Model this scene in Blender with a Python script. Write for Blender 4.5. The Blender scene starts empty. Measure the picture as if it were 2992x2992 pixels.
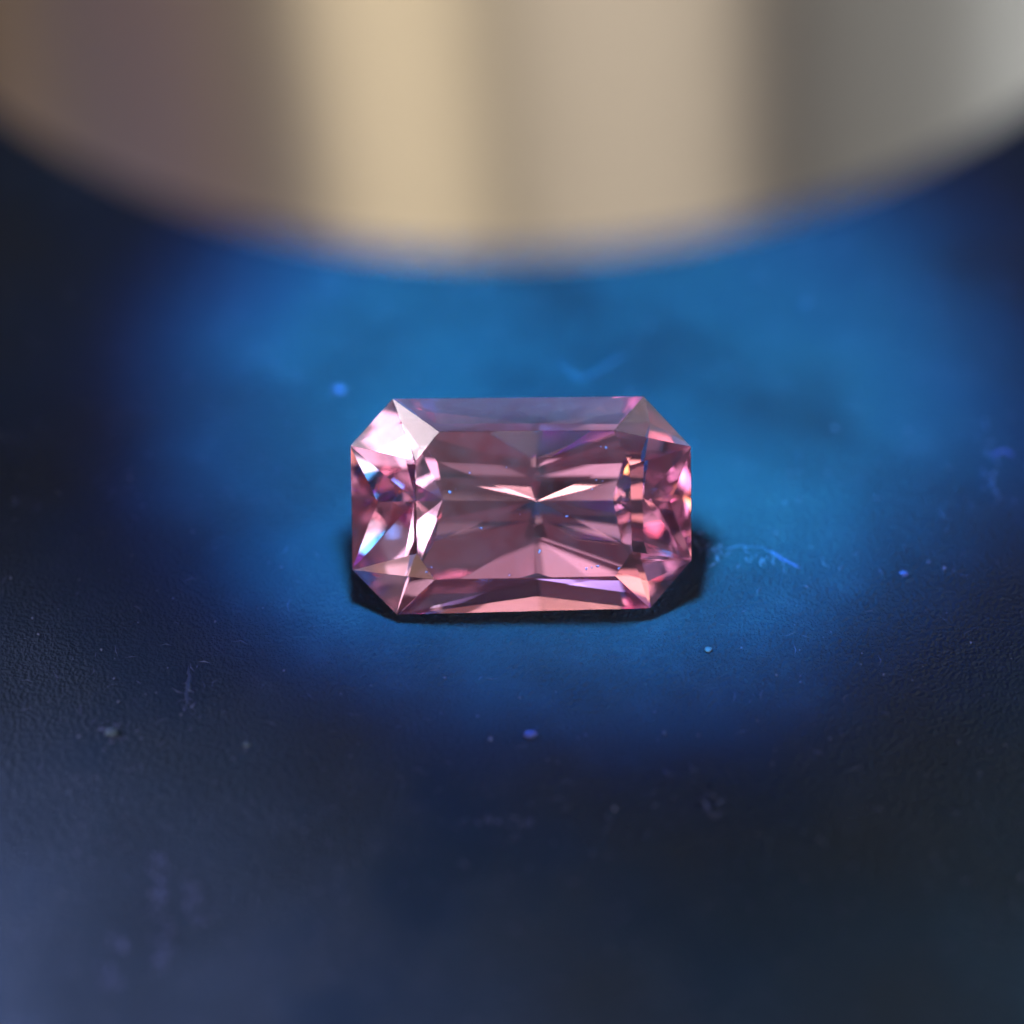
import bpy, bmesh, math, random
from mathutils import Vector, Matrix, Euler

# ------------------------------------------------------------------ camera, world, lamps (1 unit = 1 cm)
scene = bpy.context.scene
COL = scene.collection
R = math.radians
random.seed(7)

ELEV = R(47.0)                       # camera height angle above the tabletop
DIST = 7.0
AIM = Vector((-0.02, 0.012, 0.15))
cam_data = bpy.data.cameras.new("camera")
cam = bpy.data.objects.new("camera", cam_data)
COL.objects.link(cam)
cam.location = AIM + DIST * Vector((0, -math.cos(ELEV), math.sin(ELEV)))
cam.rotation_euler = (AIM - cam.location).to_track_quat('-Z', 'Y').to_euler()
cam_data.sensor_width = 36
cam_data.lens = 36 / (2.30 / DIST)   # 2.30 cm across at the stone
cam_data.clip_start = 0.05
cam_data.clip_end = 500
cam_data.dof.use_dof = True
cam_data.dof.focus_distance = DIST - 0.07
AP = 0.42                            # cm, width of the entrance pupil
cam_data.dof.aperture_fstop = (cam_data.lens * 1e-3) / AP
cam_data.dof.aperture_blades = 0
scene.camera = cam

world = bpy.data.worlds.new("World")
scene.world = world
world.use_nodes = True
bg = world.node_tree.nodes["Background"]
wn = world.node_tree
room = wn.nodes.new("ShaderNodeTexNoise")          # a dim, cluttered room out of sight all round
room.inputs["Scale"].default_value = 3.6
room.inputs["Detail"].default_value = 3
room_ramp = wn.nodes.new("ShaderNodeValToRGB")
room_ramp.color_ramp.elements[0].position = 0.36
room_ramp.color_ramp.elements[0].color = (0.09, 0.06, 0.08, 1)
room_ramp.color_ramp.elements[1].position = 0.68
room_ramp.color_ramp.elements[1].color = (0.88, 0.46, 0.60, 1)
room_tc = wn.nodes.new("ShaderNodeTexCoord")
wn.links.new(room_tc.outputs["Generated"], room.inputs["Vector"])
wn.links.new(room.outputs["Fac"], room_ramp.inputs[0])
wn.links.new(room_ramp.outputs[0], bg.inputs[0])
bg.inputs[1].default_value = 0.19

vs = scene.view_settings
vs.view_transform = 'Standard'
vs.look = 'None'
vs.exposure = 0
vs.gamma = 1
scene.cycles.max_bounces = 28
scene.cycles.transmission_bounces = 28
scene.cycles.glossy_bounces = 12
scene.cycles.diffuse_bounces = 3
scene.cycles.sample_clamp_indirect = 6
scene.cycles.blur_glossy = 0.3
scene.cycles.use_denoising = True


def area_lamp(name, az, el, dist, w, h, power, color):
    """az: degrees from the camera's side of the stone, positive to the right"""
    d = bpy.data.lights.new(name, 'AREA')
    d.shape = 'RECTANGLE'
    d.size, d.size_y = w, h
    d.energy = power
    d.color = color
    o = bpy.data.objects.new(name, d)
    COL.objects.link(o)
    a, e = R(az), R(el)
    v = Vector((math.sin(a) * math.cos(e), -math.cos(a) * math.cos(e), math.sin(e)))
    o.location = v * dist
    o.rotation_euler = (-v).to_track_quat('-Z', 'Y').to_euler()
    return o


area_lamp("band_panel", -19, 3, 60, 22, 5, 14000, (1.0, 0.85, 0.60))
area_lamp("band_panel", 11, 3, 60, 30, 5, 13000, (1.0, 0.88, 0.72))
area_lamp("side_lamp", 83, 6, 60, 52, 11, 17500, (0.88, 0.96, 1.0))
area_lamp("soft_panel", 104, 30, 60, 40, 26, 7500, (1.0, 0.93, 0.97))  # unseen panel added to whiten the stone's upper left and veil its upper right
area_lamp("gold_panel", -77, 25, 50, 9, 10, 2000, (1.0, 0.62, 0.17))  # unseen warm panel added for gold glints in the right facets
area_lamp("left_fill", -8, 40, 60, 12, 9, 140, (1.0, 0.93, 0.84))  # dim fill added to lift the left facets to a mid tone
area_lamp("crown_panel", -88, 45, 60, 6, 6, 1500, (1.0, 0.96, 0.97))  # small bright panel added to whiten the upper left crown facet
area_lamp("band_panel", 47, 10, 60, 26, 22, 3900, (0.96, 0.98, 0.93))  # dim fill added to lighten the dark band right on the torch
area_lamp("band_panel", -52, 10, 60, 22, 22, 1900, (1.0, 0.58, 0.46))  # dim brown fill added to tint the torch's left side
area_lamp("band_panel", -41, 10, 60, 10, 22, 1000, (1.0, 0.76, 0.48))  # narrow fill added to soften the left band edge on the torch
area_lamp("facet_fill", -19, 25, 60, 22, 9, 480, (1.0, 0.88, 0.90))  # low panel added for pale mauve strips inside the stone
area_lamp("facet_fill", 11, 25, 60, 30, 9, 260, (1.0, 0.85, 0.88))  # fainter companion, added for the same mauve strips
area_lamp("back_fill", 180, 25, 60, 58, 18, 620, (1.0, 0.58, 0.34))  # unseen tan panel added to colour the stone's lower triangle
area_lamp("facet_fill", -22, 31, 60, 11, 8, 230, (1.0, 0.90, 0.93))  # dim panel added to pale the stone's right half
area_lamp("soft_panel", -166, 60, 70, 30, 28, 7500, (0.46, 0.48, 1.0))  # unseen bluish panel, placed to veil the back crown facet in lilac
area_lamp("soft_panel", 146, 60, 70, 20, 20, 6000, (0.60, 0.85, 1.0))



def corner_spot(name, az, el, dist, target, spread, power, color):
    """an unseen narrow spot, added to brighten one corner of the mat"""
    d = bpy.data.lights.new(name, 'SPOT')
    d.energy, d.color = power, color
    d.spot_size, d.spot_blend, d.shadow_soft_size = R(spread), 1.0, 0.6
    o = bpy.data.objects.new(name, d)
    COL.objects.link(o)
    a, e = R(az), R(el)
    v = Vector((math.sin(a) * math.cos(e), -math.cos(a) * math.cos(e), math.sin(e)))
    o.location = Vector(target) + v * dist
    o.rotation_euler = (-v).to_track_quat('-Z', 'Y').to_euler()


corner_spot("corner_spot", -105, 34, 40, (-1.84, -1.26, 0), 3.5, 390000, (0.60, 0.64, 1.0))  # added light for the mat's front left corner
corner_spot("corner_spot", 115, 45, 40, (2.0, -1.5, 0), 4.0, 75000, (0.55, 0.90, 1.0))  # added weaker light for the front right corner

# torch pose: centre of its open rim and its axis (pointing up the barrel)
RIM_C = Vector((0.02, 0.305, 2.0))
AXIS = Vector((-0.06, -0.12, 1.0)).normalized()
RIM_R = 1.33

spot = bpy.data.lights.new("torch_beam", 'SPOT')
spot.energy = 1950
spot.color = (1, 1, 1)
spot.spot_size = R(66)
spot.spot_blend = 0.1
spot.shadow_soft_size = 0.22
spot.use_nodes = True                  # beam profile of the torch: dimmer middle, bright ring, deep blue fringe
sn = spot.node_tree
em = sn.nodes["Emission"]
stc = sn.nodes.new("ShaderNodeTexCoord")
ssep = sn.nodes.new("ShaderNodeSeparateXYZ")
sn.links.new(stc.outputs["Normal"], ssep.inputs[0])
absz = sn.nodes.new("ShaderNodeMath"); absz.operation = 'ABSOLUTE'
sn.links.new(ssep.outputs["Z"], absz.inputs[0])
ang = sn.nodes.new("ShaderNodeMath"); ang.operation = 'ARCCOSINE'
sn.links.new(absz.outputs[0], ang.inputs[0])
norm = sn.nodes.new("ShaderNodeMath"); norm.operation = 'DIVIDE'
sn.links.new(ang.outputs[0], norm.inputs[0]); norm.inputs[1].default_value = R(27.6)
sramp = sn.nodes.new("ShaderNodeValToRGB")
cr = sramp.color_ramp
cr.interpolation = 'B_SPLINE'
cr.elements[0].position = 0.0; cr.elements[0].color = (0.04, 0.50, 0.82, 1)
cr.elements[1].position = 1.0; cr.elements[1].color = (0, 0, 0, 1)
for pos, c in ((0.28, (0.04, 0.49, 0.80)), (0.50, (0.085, 0.70, 1.08)), (0.72, (0.08, 0.62, 1.08)), (0.83, (0.05, 0.32, 0.84)), (0.91, (0.035, 0.07, 0.32))):
    e = cr.elements.new(pos); e.color = (*c, 1)
sn.links.new(norm.outputs[0], sramp.inputs[0])
sn.links.new(sramp.outputs[0], em.inputs[0])
em.inputs[1].default_value = 1.0
spot_o = bpy.data.objects.new("torch_beam", spot)
COL.objects.link(spot_o)
spot_o.location = RIM_C + AXIS * 0.12 + Vector((-0.15, -0.14, 0))
spot_o.rotation_euler = Vector((-0.13, -0.18, 1)).to_track_quat('Z', 'Y').to_euler()


# ------------------------------------------------------------------ helpers
def tag(o, label, cat, group=None, kind=None):
    if label: o['label'] = label
    if cat: o['category'] = cat
    if group: o['group'] = group
    if kind: o['kind'] = kind
    return o


def link_mesh(name, verts, faces, mat, parent=None, smooth=False):
    me = bpy.data.meshes.new(name)
    me.from_pydata([tuple(v) for v in verts], [], faces)
    me.update()
    if smooth:
        for p in me.polygons: p.use_smooth = True
    o = bpy.data.objects.new(name, me)
    COL.objects.link(o)
    me.materials.append(mat)
    if parent: o.parent = parent
    return o


def new_mat(name):
    m = bpy.data.materials.new(name)
    m.use_nodes = True
    nt = m.node_tree
    return m, nt, nt.nodes["Principled BSDF"]


def lathe(name, profile, mat, parent, seg=128, smooth=True):
    """closed profile of (radius, z) spun about z"""
    verts, faces = [], []
    n = len(profile)
    for i in range(seg):
        a = 2 * math.pi * i / seg
        for r, z in profile:
            verts.append((r * math.cos(a), r * math.sin(a), z))
    for i in range(seg):
        j = (i + 1) % seg
        for k in range(n):
            l = (k + 1) % n
            faces.append((i * n + k, j * n + k, j * n + l, i * n + l))
    o = link_mesh(name, verts, faces, mat, parent, False)
    bm = bmesh.new(); bm.from_mesh(o.data)
    bmesh.ops.remove_doubles(bm, verts=bm.verts, dist=1e-5)
    bmesh.ops.recalc_face_normals(bm, faces=bm.faces)
    for f in bm.faces: f.smooth = smooth
    for e in bm.edges:
        if len(e.link_faces) == 2 and e.calc_face_angle(0) > R(25): e.smooth = False
    bm.to_mesh(o.data); bm.free()
    return o


# ------------------------------------------------------------------ tabletop: dark grained mat
def mat_tabletop():
    m, nt, p = new_mat("dark_grained_vinyl")
    N, L = nt.nodes, nt.links
    tc = N.new("ShaderNodeTexCoord")
    grain = N.new("ShaderNodeTexNoise"); grain.inputs["Scale"].default_value = 85
    grain.inputs["Detail"].default_value = 5; grain.inputs["Roughness"].default_value = 0.62
    fine = N.new("ShaderNodeTexVoronoi"); fine.inputs["Scale"].default_value = 120
    blotch = N.new("ShaderNodeTexNoise"); blotch.inputs["Scale"].default_value = 2.3
    blotch.inputs["Detail"].default_value = 6
    for t in (grain, fine, blotch): L.new(tc.outputs["Object"], t.inputs["Vector"])
    add = N.new("ShaderNodeMath"); add.operation = 'MULTIPLY_ADD'
    L.new(fine.outputs["Distance"], add.inputs[0]); add.inputs[1].default_value = 0.5
    L.new(grain.outputs["Fac"], add.inputs[2])
    bump = N.new("ShaderNodeBump"); bump.inputs["Strength"].default_value = 0.8
    bump.inputs["Distance"].default_value = 0.021
    L.new(add.outputs[0], bump.inputs["Height"])
    L.new(bump.outputs[0], p.inputs["Normal"])
    ramp = N.new("ShaderNodeValToRGB")
    ramp.color_ramp.elements[0].position = 0.35; ramp.color_ramp.elements[0].color = (0.0034, 0.0145, 0.0325, 1)
    ramp.color_ramp.elements[1].position = 0.70; ramp.color_ramp.elements[1].color = (0.0044, 0.0168, 0.037, 1)
    L.new(blotch.outputs["Fac"], ramp.inputs[0])
    worn = N.new("ShaderNodeTexNoise"); worn.inputs["Scale"].default_value = 1.6; worn.inputs["Detail"].default_value = 4
    L.new(tc.outputs["Object"], worn.inputs["Vector"])
    wm = N.new("ShaderNodeMapRange")
    wm.inputs["From Min"].default_value = 0.35; wm.inputs["From Max"].default_value = 0.65
    wm.inputs["To Min"].default_value = 0.25; wm.inputs["To Max"].default_value = 1.0
    L.new(worn.outputs["Fac"], wm.inputs["Value"])
    L.new(wm.outputs[0], bump.inputs["Strength"])
    bloom = N.new("ShaderNodeTexNoise"); bloom.inputs["Scale"].default_value = 9
    bloom.inputs["Detail"].default_value = 9; bloom.inputs["Roughness"].default_value = 0.72
    L.new(tc.outputs["Object"], bloom.inputs["Vector"])
    bm_ = N.new("ShaderNodeMapRange")
    bm_.inputs["From Min"].default_value = 0.52; bm_.inputs["From Max"].default_value = 0.80
    bm_.inputs["To Min"].default_value = 0.0; bm_.inputs["To Max"].default_value = 0.28
    L.new(bloom.outputs["Fac"], bm_.inputs["Value"])
    dusty = N.new("ShaderNodeMix"); dusty.data_type = 'RGBA'
    L.new(bm_.outputs[0], dusty.inputs["Factor"])
    L.new(ramp.outputs[0], dusty.inputs["A"])
    dusty.inputs["B"].default_value = (0.030, 0.045, 0.085, 1)
    L.new(dusty.outputs["Result"], p.inputs["Base Color"])
    p.inputs["Roughness"].default_value = 0.55
    p.inputs["Specular IOR Level"].default_value = 0.22
    return m


S = 60
top = link_mesh("tabletop", [(-S, -S, 0), (S, -S, 0), (S, S, 0), (-S, S, 0)], [(0, 1, 2, 3)], mat_tabletop())
tag(top, "dark navy grained mat lit blue under the torch", None, None, 'structure')


# ------------------------------------------------------------------ torch
def mat_metal(name, color, rough, aniso):
    m, nt, p = new_mat(name)
    N, L = nt.nodes, nt.links
    p.inputs["Metallic"].default_value = 1
    p.inputs["Roughness"].default_value = rough
    p.inputs["Base Color"].default_value = (*color, 1)
    if aniso:
        p.inputs["Anisotropic"].default_value = aniso
        tan = N.new("ShaderNodeTangent"); tan.direction_type = 'RADIAL'; tan.axis = 'Z'
        L.new(tan.outputs[0], p.inputs["Tangent"]); p.inputs["Anisotropic Rotation"].default_value = 0.25
    return m


turned = mat_metal("turned_steel", (0.82, 0.76, 0.68), 0.35, 0.94)
mirror = mat_metal("polished_reflector", (0.85, 0.85, 0.87), 0.08, 0)
dark_m, _, dp = new_mat("led_package"); dp.inputs["Base Color"].default_value = (0.5, 0.45, 0.2, 1)
dp.inputs["Emission Color"].default_value = (0.36, 0.07, 1.0, 1); dp.inputs["Emission Strength"].default_value = 7
glass_m, _, gp = new_mat("lens_glass")
gp.inputs["Transmission Weight"].default_value = 1; gp.inputs["Roughness"].default_value = 0.02
gp.inputs["Base Color"].default_value = (0.95, 0.97, 1, 1)

torch = bpy.data.objects.new("flashlight", None)
COL.objects.link(torch)
torch.location = RIM_C
torch.rotation_euler = AXIS.to_track_quat('Z', 'Y').to_euler()
torch.empty_display_size = 0.3
tag(torch, "silver metal torch held upright over the pink stone, shining blue light down", "flashlight")
RO = RIM_R
lathe("head_barrel", [(RO, 0.03), (RO, 4.6), (RO - 0.2, 4.9), (RO - 0.35, 4.9), (RO - 0.35, 4.7), (RO - 0.12, 4.4), (RO - 0.12, 0.40), (RO - 0.12, 0.0), (RO - 0.03, 0.0)], turned, torch, 192)
lathe("body_tube", [(RO - 0.21, 4.9), (RO - 0.21, 11.5), (RO - 0.3, 11.7), (0, 11.7), (0, 11.5), (RO - 0.36, 11.3), (RO - 0.36, 4.9)], turned, torch, 128)
lathe("reflector", [(RO - 0.125, 0.42), (0.55, 1.05), (0.16, 1.45), (0.16, 1.50), (0.6, 1.10), (RO - 0.125, 0.50)], mirror, torch, 128)
lathe("lens", [(0, 0.30), (RO - 0.125, 0.30), (RO - 0.125, 0.40), (0, 0.40)], glass_m, torch, 96)
lathe("led_chip", [(0, 1.42), (0.155, 1.42), (0.155, 1.50), (0, 1.50)], dark_m, torch, 24, False)


# ------------------------------------------------------------------ gemstone
GW = 1.0 / 1770 * 0.76              # px of the enlarged photo -> cm
CX, CY = 965, 650


def gp2(px, py):
    return Vector(((px - CX) * GW, (CY - py) * GW * 1.01))


girdle2 = [gp2(*p) for p in [(320, 1215), (1635, 1182), (1850, 935), (1845, 350), (1600, 92), (300, 105), (82, 345), (90, 985)]]
table2 = [gp2(*p) for p in [(520, 1022), (1450, 1005), (1535, 880), (1525, 440), (1440, 262), (545, 270), (425, 415), (430, 890)]]
# tiers of long narrow facets that pinch at a middle break; each cut a little off true
TIERS = [(0.50, 0, 0.90), (0, 0.34, 0.74), (0.55, 0.38, 0.62), (0, 0.66, 0.40), (0.66, 0.66, 0.35), (0.78, 0, 0.45)]
cut = random.Random(3)
PAV_POINTS = [(x + cut.uniform(-.012, .012), y + cut.uniform(-.012, .012), z + cut.uniform(-.006, .006))
              for x, y, z in sorted({(x * a, y * b, z) for x, y, z in TIERS for b in (-1, 1) for a in (-1, 1)})]
CROWN_H, GIRD, PAV = 0.07, 0.014, 0.26
gz1, gz0 = GIRD, 0.0
V = []
V += [Vector((p.x, p.y, GIRD + CROWN_H)) for p in table2]          # 0-7
V += [Vector((p.x, p.y, gz1)) for p in girdle2]                    # 8-15
V += [Vector((p.x, p.y, gz0)) for p in girdle2]                    # 16-23
cul = gp2(1048, 642)
V.append(Vector((cul.x, cul.y, -PAV)))                             # 24 culet


def between(a, b, f):
    return a + (b - a) * f


def mid2(i, j):
    return (girdle2[i] + girdle2[j]) / 2


half_w = cul.x - (girdle2[6].x + girdle2[7].x) / 2
half_e = (girdle2[2].x + girdle2[3].x) / 2 - cul.x
half_n = (girdle2[4].y + girdle2[5].y) / 2 - cul.y
half_s = cul.y - (girdle2[0].y + girdle2[1].y) / 2


def pav_point(fx, fy, fz):
    """fractions of the half length, half width and depth, measured from the culet"""
    x = cul.x + fx * (half_e if fx > 0 else half_w)
    y = cul.y + fy * (half_n if fy > 0 else half_s)
    V.append(Vector((x, y, -PAV * fz)))


for fx, fy, fz in PAV_POINTS:
    pav_point(fx, fy, fz)
table_f = [list(range(8))]
crown_f = [[i + 8, (i + 1) % 8 + 8, (i + 1) % 8, i] for i in range(8)]
gird_f = [[i + 16, (i + 1) % 8 + 16, (i + 1) % 8 + 8, i + 8] for i in range(8)]
# pavilion facets: the lower hull of the girdle outline and the cutting points
hb = bmesh.new()
hv = [hb.verts.new(V[i]) for i in range(16, len(V))]
for i, v in enumerate(hv): v.index = i
bmesh.ops.convex_hull(hb, input=hv)
pav_f = []
for f in hb.faces:
    idx = [v.index + 16 for v in f.verts]
    if all(i < 24 for i in idx): continue
    if f.normal.z > 0: idx.reverse()
    pav_f.append(idx)
used = {i for f in pav_f for i in f}
print("line: unused pavilion points", [i - 25 for i in range(24, len(V)) if i not in used], len(pav_f))
hb.free()

# rest pose: lying on its front pavilion facet
GEM_TILT = R(46)
rot = Matrix.Rotation(GEM_TILT, 4, 'X')
W = [rot @ v for v in V]
zmin = min(v.z for v in W)
ctr = sum((W[i] for i in range(8)), Vector()) / 8
off = Vector((0, -0.004, -zmin + 0.002))

m, nt, p = new_mat("pink_crystal")
nt.nodes.remove(p)
out = nt.nodes["Material Output"]
g = nt.nodes.new("ShaderNodeBsdfGlass")
g.inputs["Color"].default_value = (0.99, 0.825, 0.905, 1)
g.inputs["IOR"].default_value = 1.76
g.inputs["Roughness"].default_value = 0.012
# a thin smudgy film, mixed in to give the stone a milky haze
film = nt.nodes.new("ShaderNodeBsdfDiffuse"); film.inputs[0].default_value = (0.85, 0.72, 0.80, 1)
mixs = nt.nodes.new("ShaderNodeMixShader")
smn = nt.nodes.new("ShaderNodeTexNoise"); smn.inputs["Scale"].default_value = 16; smn.inputs["Detail"].default_value = 8
smn.inputs["Roughness"].default_value = 0.65
smm = nt.nodes.new("ShaderNodeMapRange")
smm.inputs["From Min"].default_value = 0.38; smm.inputs["From Max"].default_value = 0.72
smm.inputs["To Min"].default_value = 0.001; smm.inputs["To Max"].default_value = 0.010
gtc = nt.nodes.new("ShaderNodeTexCoord")
nt.links.new(gtc.outputs["Object"], smn.inputs["Vector"])
nt.links.new(smn.outputs["Fac"], smm.inputs["Value"])
nt.links.new(smm.outputs[0], mixs.inputs[0])
nt.links.new(g.outputs[0], mixs.inputs[1])
nt.links.new(film.outputs[0], mixs.inputs[2])
nt.links.new(mixs.outputs[0], out.inputs[0])

gem_mat = m

gem = bpy.data.objects.new("gemstone", None)
COL.objects.link(gem)
gem.location = off
gem.rotation_euler = (GEM_TILT, 0, 0)
gem.empty_display_size = 0.1
tag(gem, "pink faceted cut-cornered rectangular gemstone lying on the dark mat in the blue light", "gemstone")


def facet(name, idx, parent, loc=None):
    return link_mesh(name, [V[i] for i in idx], [tuple(range(len(idx)))], gem_mat, parent)


# crown facets are four-cornered but slightly twisted: cut each to two triangles where needed
facet("table_facet", table_f[0], gem)
crown_root = None
for f in crown_f:
    vs4 = [V[i] for i in f]
    link_mesh("crown_facet", vs4, [(0, 1, 2), (0, 2, 3)], gem_mat, gem)
gv, gf = [], []
for f in gird_f:
    s = len(gv); gv += [V[i] for i in f]; gf.append((s, s + 1, s + 2, s + 3))
link_mesh("girdle", gv, gf, gem_mat, gem)
for f in pav_f:
    facet("pavilion_facet", f, gem)



# ------------------------------------------------------------------ lint and dust
def mat_lint(name, color):
    m, nt, p = new_mat(name)
    p.inputs["Base Color"].default_value = (*color, 1)
    p.inputs["Roughness"].default_value = 0.9
    p.inputs["Specular IOR Level"].default_value = 0.1
    return m


lint_blue = mat_lint("blue_lint", (0.05, 0.06, 0.17))
lint_faint = mat_lint("faint_lint", (0.027, 0.042, 0.088))
lint_pale = mat_lint("pale_lint", (0.05, 0.075, 0.11))

CAM_M = Matrix.LocRotScale(cam.location, cam.rotation_euler, None)


def on_mat(px, py):
    """place on the mat that shows at this spot of the 1932 px photograph"""
    k = 36 / cam_data.lens / 2
    d = CAM_M.to_3x3() @ Vector(((px - 966) / 966 * k, (966 - py) / 966 * k, -1))
    t = -cam.location.z / d.z
    p = cam.location + d * t
    return Vector((p.x, p.y, 0))


def lint_fiber(path, rad, mat, label, name="lint_fiber"):
    pts = [on_mat(*q) for q in path]
    base = sum(pts, Vector()) / len(pts)
    rnd = random.Random(str(path))
    fine = []
    for i in range(len(pts) - 1):
        for k in range(5):
            q = pts[i].lerp(pts[i + 1], k / 5)
            fine.append(q + Vector((rnd.uniform(-1, 1), rnd.uniform(-1, 1), 0)) * rad * 0.8)
    fine.append(pts[-1])
    verts, faces = [], []
    n = 6
    for i, q in enumerate(fine):
        a = fine[max(i - 1, 0)]; c = fine[min(i + 1, len(fine) - 1)]
        t = (c - a).normalized(); s = t.cross(Vector((0, 0, 1))).normalized()
        r = rad * (0.35 if i in (0, len(fine) - 1) else rnd.uniform(0.6, 1.15))
        h = rad * 0.2 + rnd.uniform(0, rad * 0.25)
        for k in range(n):
            u = 2 * math.pi * k / n
            verts.append(q - base + s * math.cos(u) * r + Vector((0, 0, max(h + math.sin(u) * r * 0.4, 0.0004))))
    for i in range(len(fine) - 1):
        for k in range(n):
            l = (k + 1) % n
            faces.append((i * n + k, i * n + l, (i + 1) * n + l, (i + 1) * n + k))
    faces.append(tuple(range(n))[::-1])
    faces.append(tuple(range((len(fine) - 1) * n, len(fine) * n)))
    o = link_mesh(name, verts, faces, mat, None, True)
    o.location = base
    tag(o, label, "lint", "lint scattered on the mat")
    return o


def lint_speck(px, py, rad, mat, label):
    bm = bmesh.new()
    bmesh.ops.create_icosphere(bm, subdivisions=2, radius=rad)
    rnd = random.Random(px * 31 + py)
    for v in bm.verts:
        v.co *= rnd.uniform(0.65, 1.2)
        v.co.x *= 1.35; v.co.z *= 0.55
    zm = min(v.co.z for v in bm.verts)
    for v in bm.verts: v.co.z -= zm
    me = bpy.data.meshes.new("lint_speck"); bm.to_mesh(me); bm.free()
    for p in me.polygons: p.use_smooth = True
    me.materials.append(mat)
    o = bpy.data.objects.new("lint_speck", me); COL.objects.link(o)
    o.location = on_mat(px, py)
    tag(o, label, "lint", "lint scattered on the mat")


lint_speck(640, 738, 0.012, lint_blue, "bright blue lint speck on the mat just off the stone's upper left corner")
lint_speck(1000, 1388, 0.012, lint_blue, "soft violet lint speck at the dark front edge of the blue light pool")
lint_speck(1336, 1228, 0.008, lint_pale, "pale greenish lint speck in the blue light in front of the stone's right corner")
lint_speck(1520, 575, 0.011, lint_faint, "faint blurred lint speck behind the stone, under the torch rim")
lint_speck(1705, 1085, 0.008, lint_blue, "small blue lint speck far right of the stone, beyond the long fibre")
lint_speck(210, 1385, 0.012, lint_pale, "pale cyan lint speck on the dark grained mat at the left edge")
lint_speck(466, 1406, 0.007, lint_pale, "tiny pale lint speck on dark mat left of the light pool's front edge")
lint_fiber([(1055, 684), (1090, 716), (1130, 700), (1182, 670)], 0.0052, lint_faint, "V-shaped wisp of lint on the blue-lit mat behind the stone")
lint_fiber([(1312, 1036), (1352, 1038), (1400, 1030), (1440, 1034), (1468, 1052)], 0.0030, lint_faint, "long thin curved lint fibre on the blue-lit mat right of the stone")
lint_fiber([(1456, 1040), (1474, 1054), (1510, 1072)], 0.0035, lint_blue, "short bluish lint fibre at the far end of the long curved fibre")
lint_fiber([(360, 1260), (356, 1300), (352, 1330)], 0.006, lint_faint, "short faint lint strand on dark mat left of the light pool")
lint_fiber([(1872, 860), (1895, 850), (1912, 858)], 0.006, lint_blue, "deep blue lint wisp at the right rim of the light pool")

# dust lying on the stone's crown and table: too fine to count
rnd = random.Random(11)
nrm = Vector((0, 0, 1))
dv, df = [], []
spots = [(480, 985), (505, 960), (905, 1000), (870, 1030), (845, 1060), (1410, 1050), (1300, 968), (1330, 960), (1360, 955), (1470, 965), (885, 640), (890, 450), (960, 690), (1375, 345), (1400, 350), (1350, 515), (1385, 520), (1330, 560), (630, 560), (600, 580), (1200, 700), (760, 760), (1060, 880), (700, 480)]
for px, py in spots:
    q = gp2(px, py)
    r0 = rnd.uniform(0.0016, 0.0034)
    inside = table2[7].x < q.x < table2[2].x and table2[1].y < q.y < table2[4].y
    if not inside: continue
    base = Vector((q.x, q.y, GIRD + CROWN_H + 0.0004))
    s0 = len(dv)
    ell = rnd.uniform(0.5, 1.6); th = rnd.uniform(0, 3.14)
    ring = []
    for k in range(6):
        u = k * math.pi / 3
        w = Vector((math.cos(u) * r0 * ell, math.sin(u) * r0 * 0.8, 0)) * rnd.uniform(0.6, 1.2)
        w.rotate(Euler((0, 0, th)))
        dv.append(base + w)
    dv.append(base + Vector((0, 0, r0 * 1.1)))
    for k in range(6): df.append((s0 + k, s0 + (k + 1) % 6, s0 + 6))
    df.append(tuple(range(s0 + 5, s0 - 1, -1)))
dust = link_mesh("dust", dv, df, mat_lint("dust_grain", (0.12, 0.10, 0.22)))
dust.matrix_world = Matrix.LocRotScale(gem.location, gem.rotation_euler, None)
tag(dust, "fine bluish dust grains lying on the flat top of the pink stone", "dust", None, 'stuff')


# fuzz: countless tiny fibres and grains shed over the mat, thicker in streaks at the lower left
rnd = random.Random(23)
fv, ff = [], []


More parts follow.
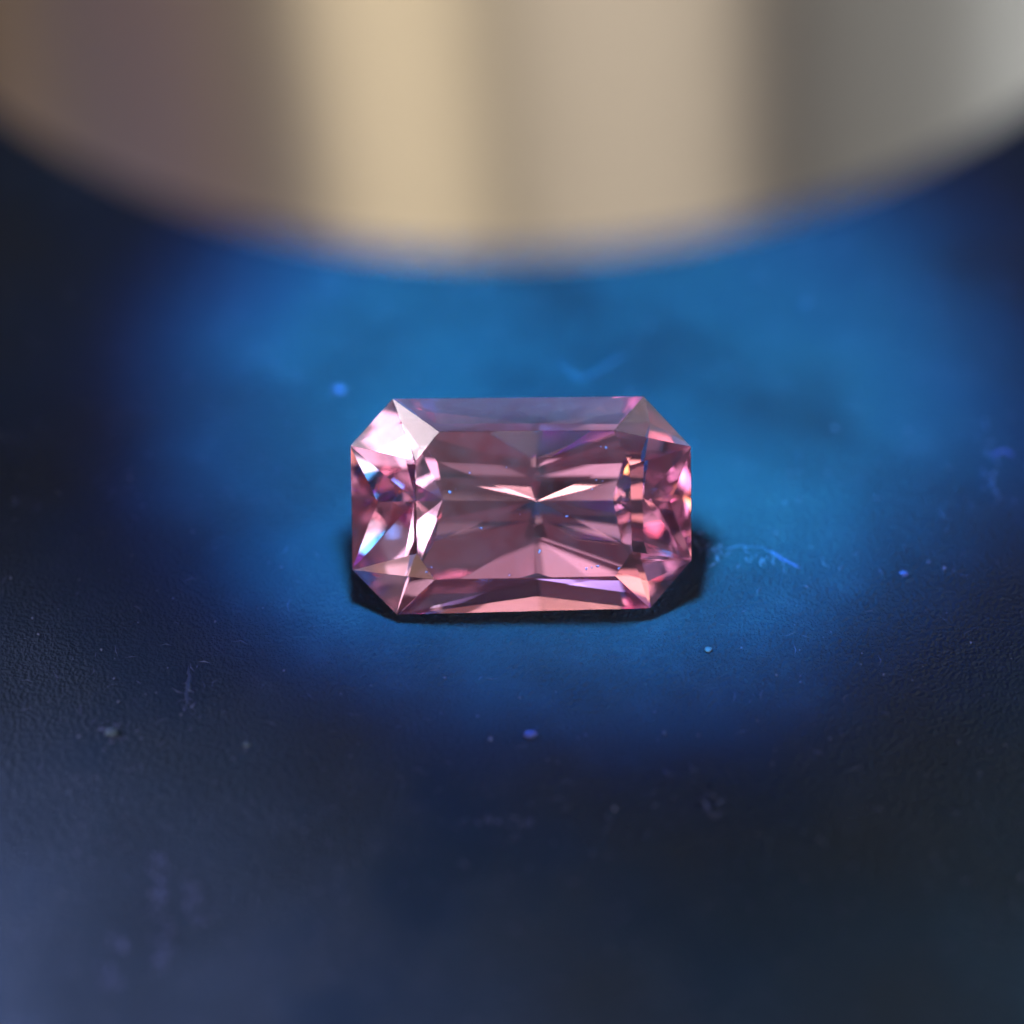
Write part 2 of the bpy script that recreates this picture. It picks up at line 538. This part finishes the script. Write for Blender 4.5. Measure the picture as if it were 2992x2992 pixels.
def fuzz_bit(p, length, rad, ang, h=0.0006):
    """a short fibre: a slim four-sided spindle with a kink"""
    d = Vector((math.cos(ang), math.sin(ang), 0)); n = Vector((-d.y, d.x, 0))
    k = n * length * rnd.uniform(-0.25, 0.25)
    s0 = len(fv)
    mid = p + k + Vector((0, 0, h + rad))
    fv.extend([p - d * length / 2 + Vector((0, 0, h)), mid + n * rad, mid + Vector((0, 0, rad)), mid - n * rad,
               mid - Vector((0, 0, rad)), p + d * length / 2 + Vector((0, 0, h))])
    for a, c in ((1, 2), (2, 3), (3, 4), (4, 1)):
        ff.append((s0, s0 + a, s0 + c)); ff.append((s0 + 5, s0 + c, s0 + a))


for i in range(900):
    px, py = rnd.uniform(-100, 2030), 520 + 1500 * rnd.random() ** 1.1
    p = on_mat(px, py)
    if abs(p.x) < 0.46 and -0.34 < p.y < 0.36: continue
    if rnd.random() < 0.55:
        r = rnd.uniform(0.0012, 0.0032) * (1.7 if rnd.random() < 0.06 else 1)
        fuzz_bit(p, r * rnd.uniform(1.6, 3), r, rnd.uniform(0, 6.28))
    else:
        fuzz_bit(p, rnd.uniform(0.012, 0.045), rnd.uniform(0.0005, 0.0011), rnd.uniform(0, 6.28))
for path, n in (([(300, 1600), (304, 1700), (312, 1830)], 60), ([(352, 1640), (370, 1740)], 26), ([(188, 1370), (222, 1400)], 22), ([(230, 1780), (200, 1860)], 24),
                ([(366, 1250), (352, 1340)], 14), ([(1860, 800), (1880, 940)], 26), ([(1310, 1020), (1360, 1060)], 20), ([(1350, 1040), (1480, 1060)], 24), ([(880, 1540), (1010, 1560)], 14), ([(1330, 1530), (1360, 1500)], 10)):
    for i in range(n):
        t = rnd.random() * (len(path) - 1)
        j = int(t); u = t - j
        px = path[j][0] + (path[j + 1][0] - path[j][0]) * u + rnd.gauss(0, 11)
        py = path[j][1] + (path[j + 1][1] - path[j][1]) * u + rnd.gauss(0, 9)
        fuzz_bit(on_mat(px, py), rnd.uniform(0.01, 0.035), rnd.uniform(0.0008, 0.0022), rnd.gauss(1.5, 0.7))
fuzz = link_mesh("dust", fv, ff, mat_lint("shed_fuzz", (0.08, 0.10, 0.19)))
tag(fuzz, "faint dust grains and tiny fibres strewn over the dark mat", "dust", None, 'stuff')
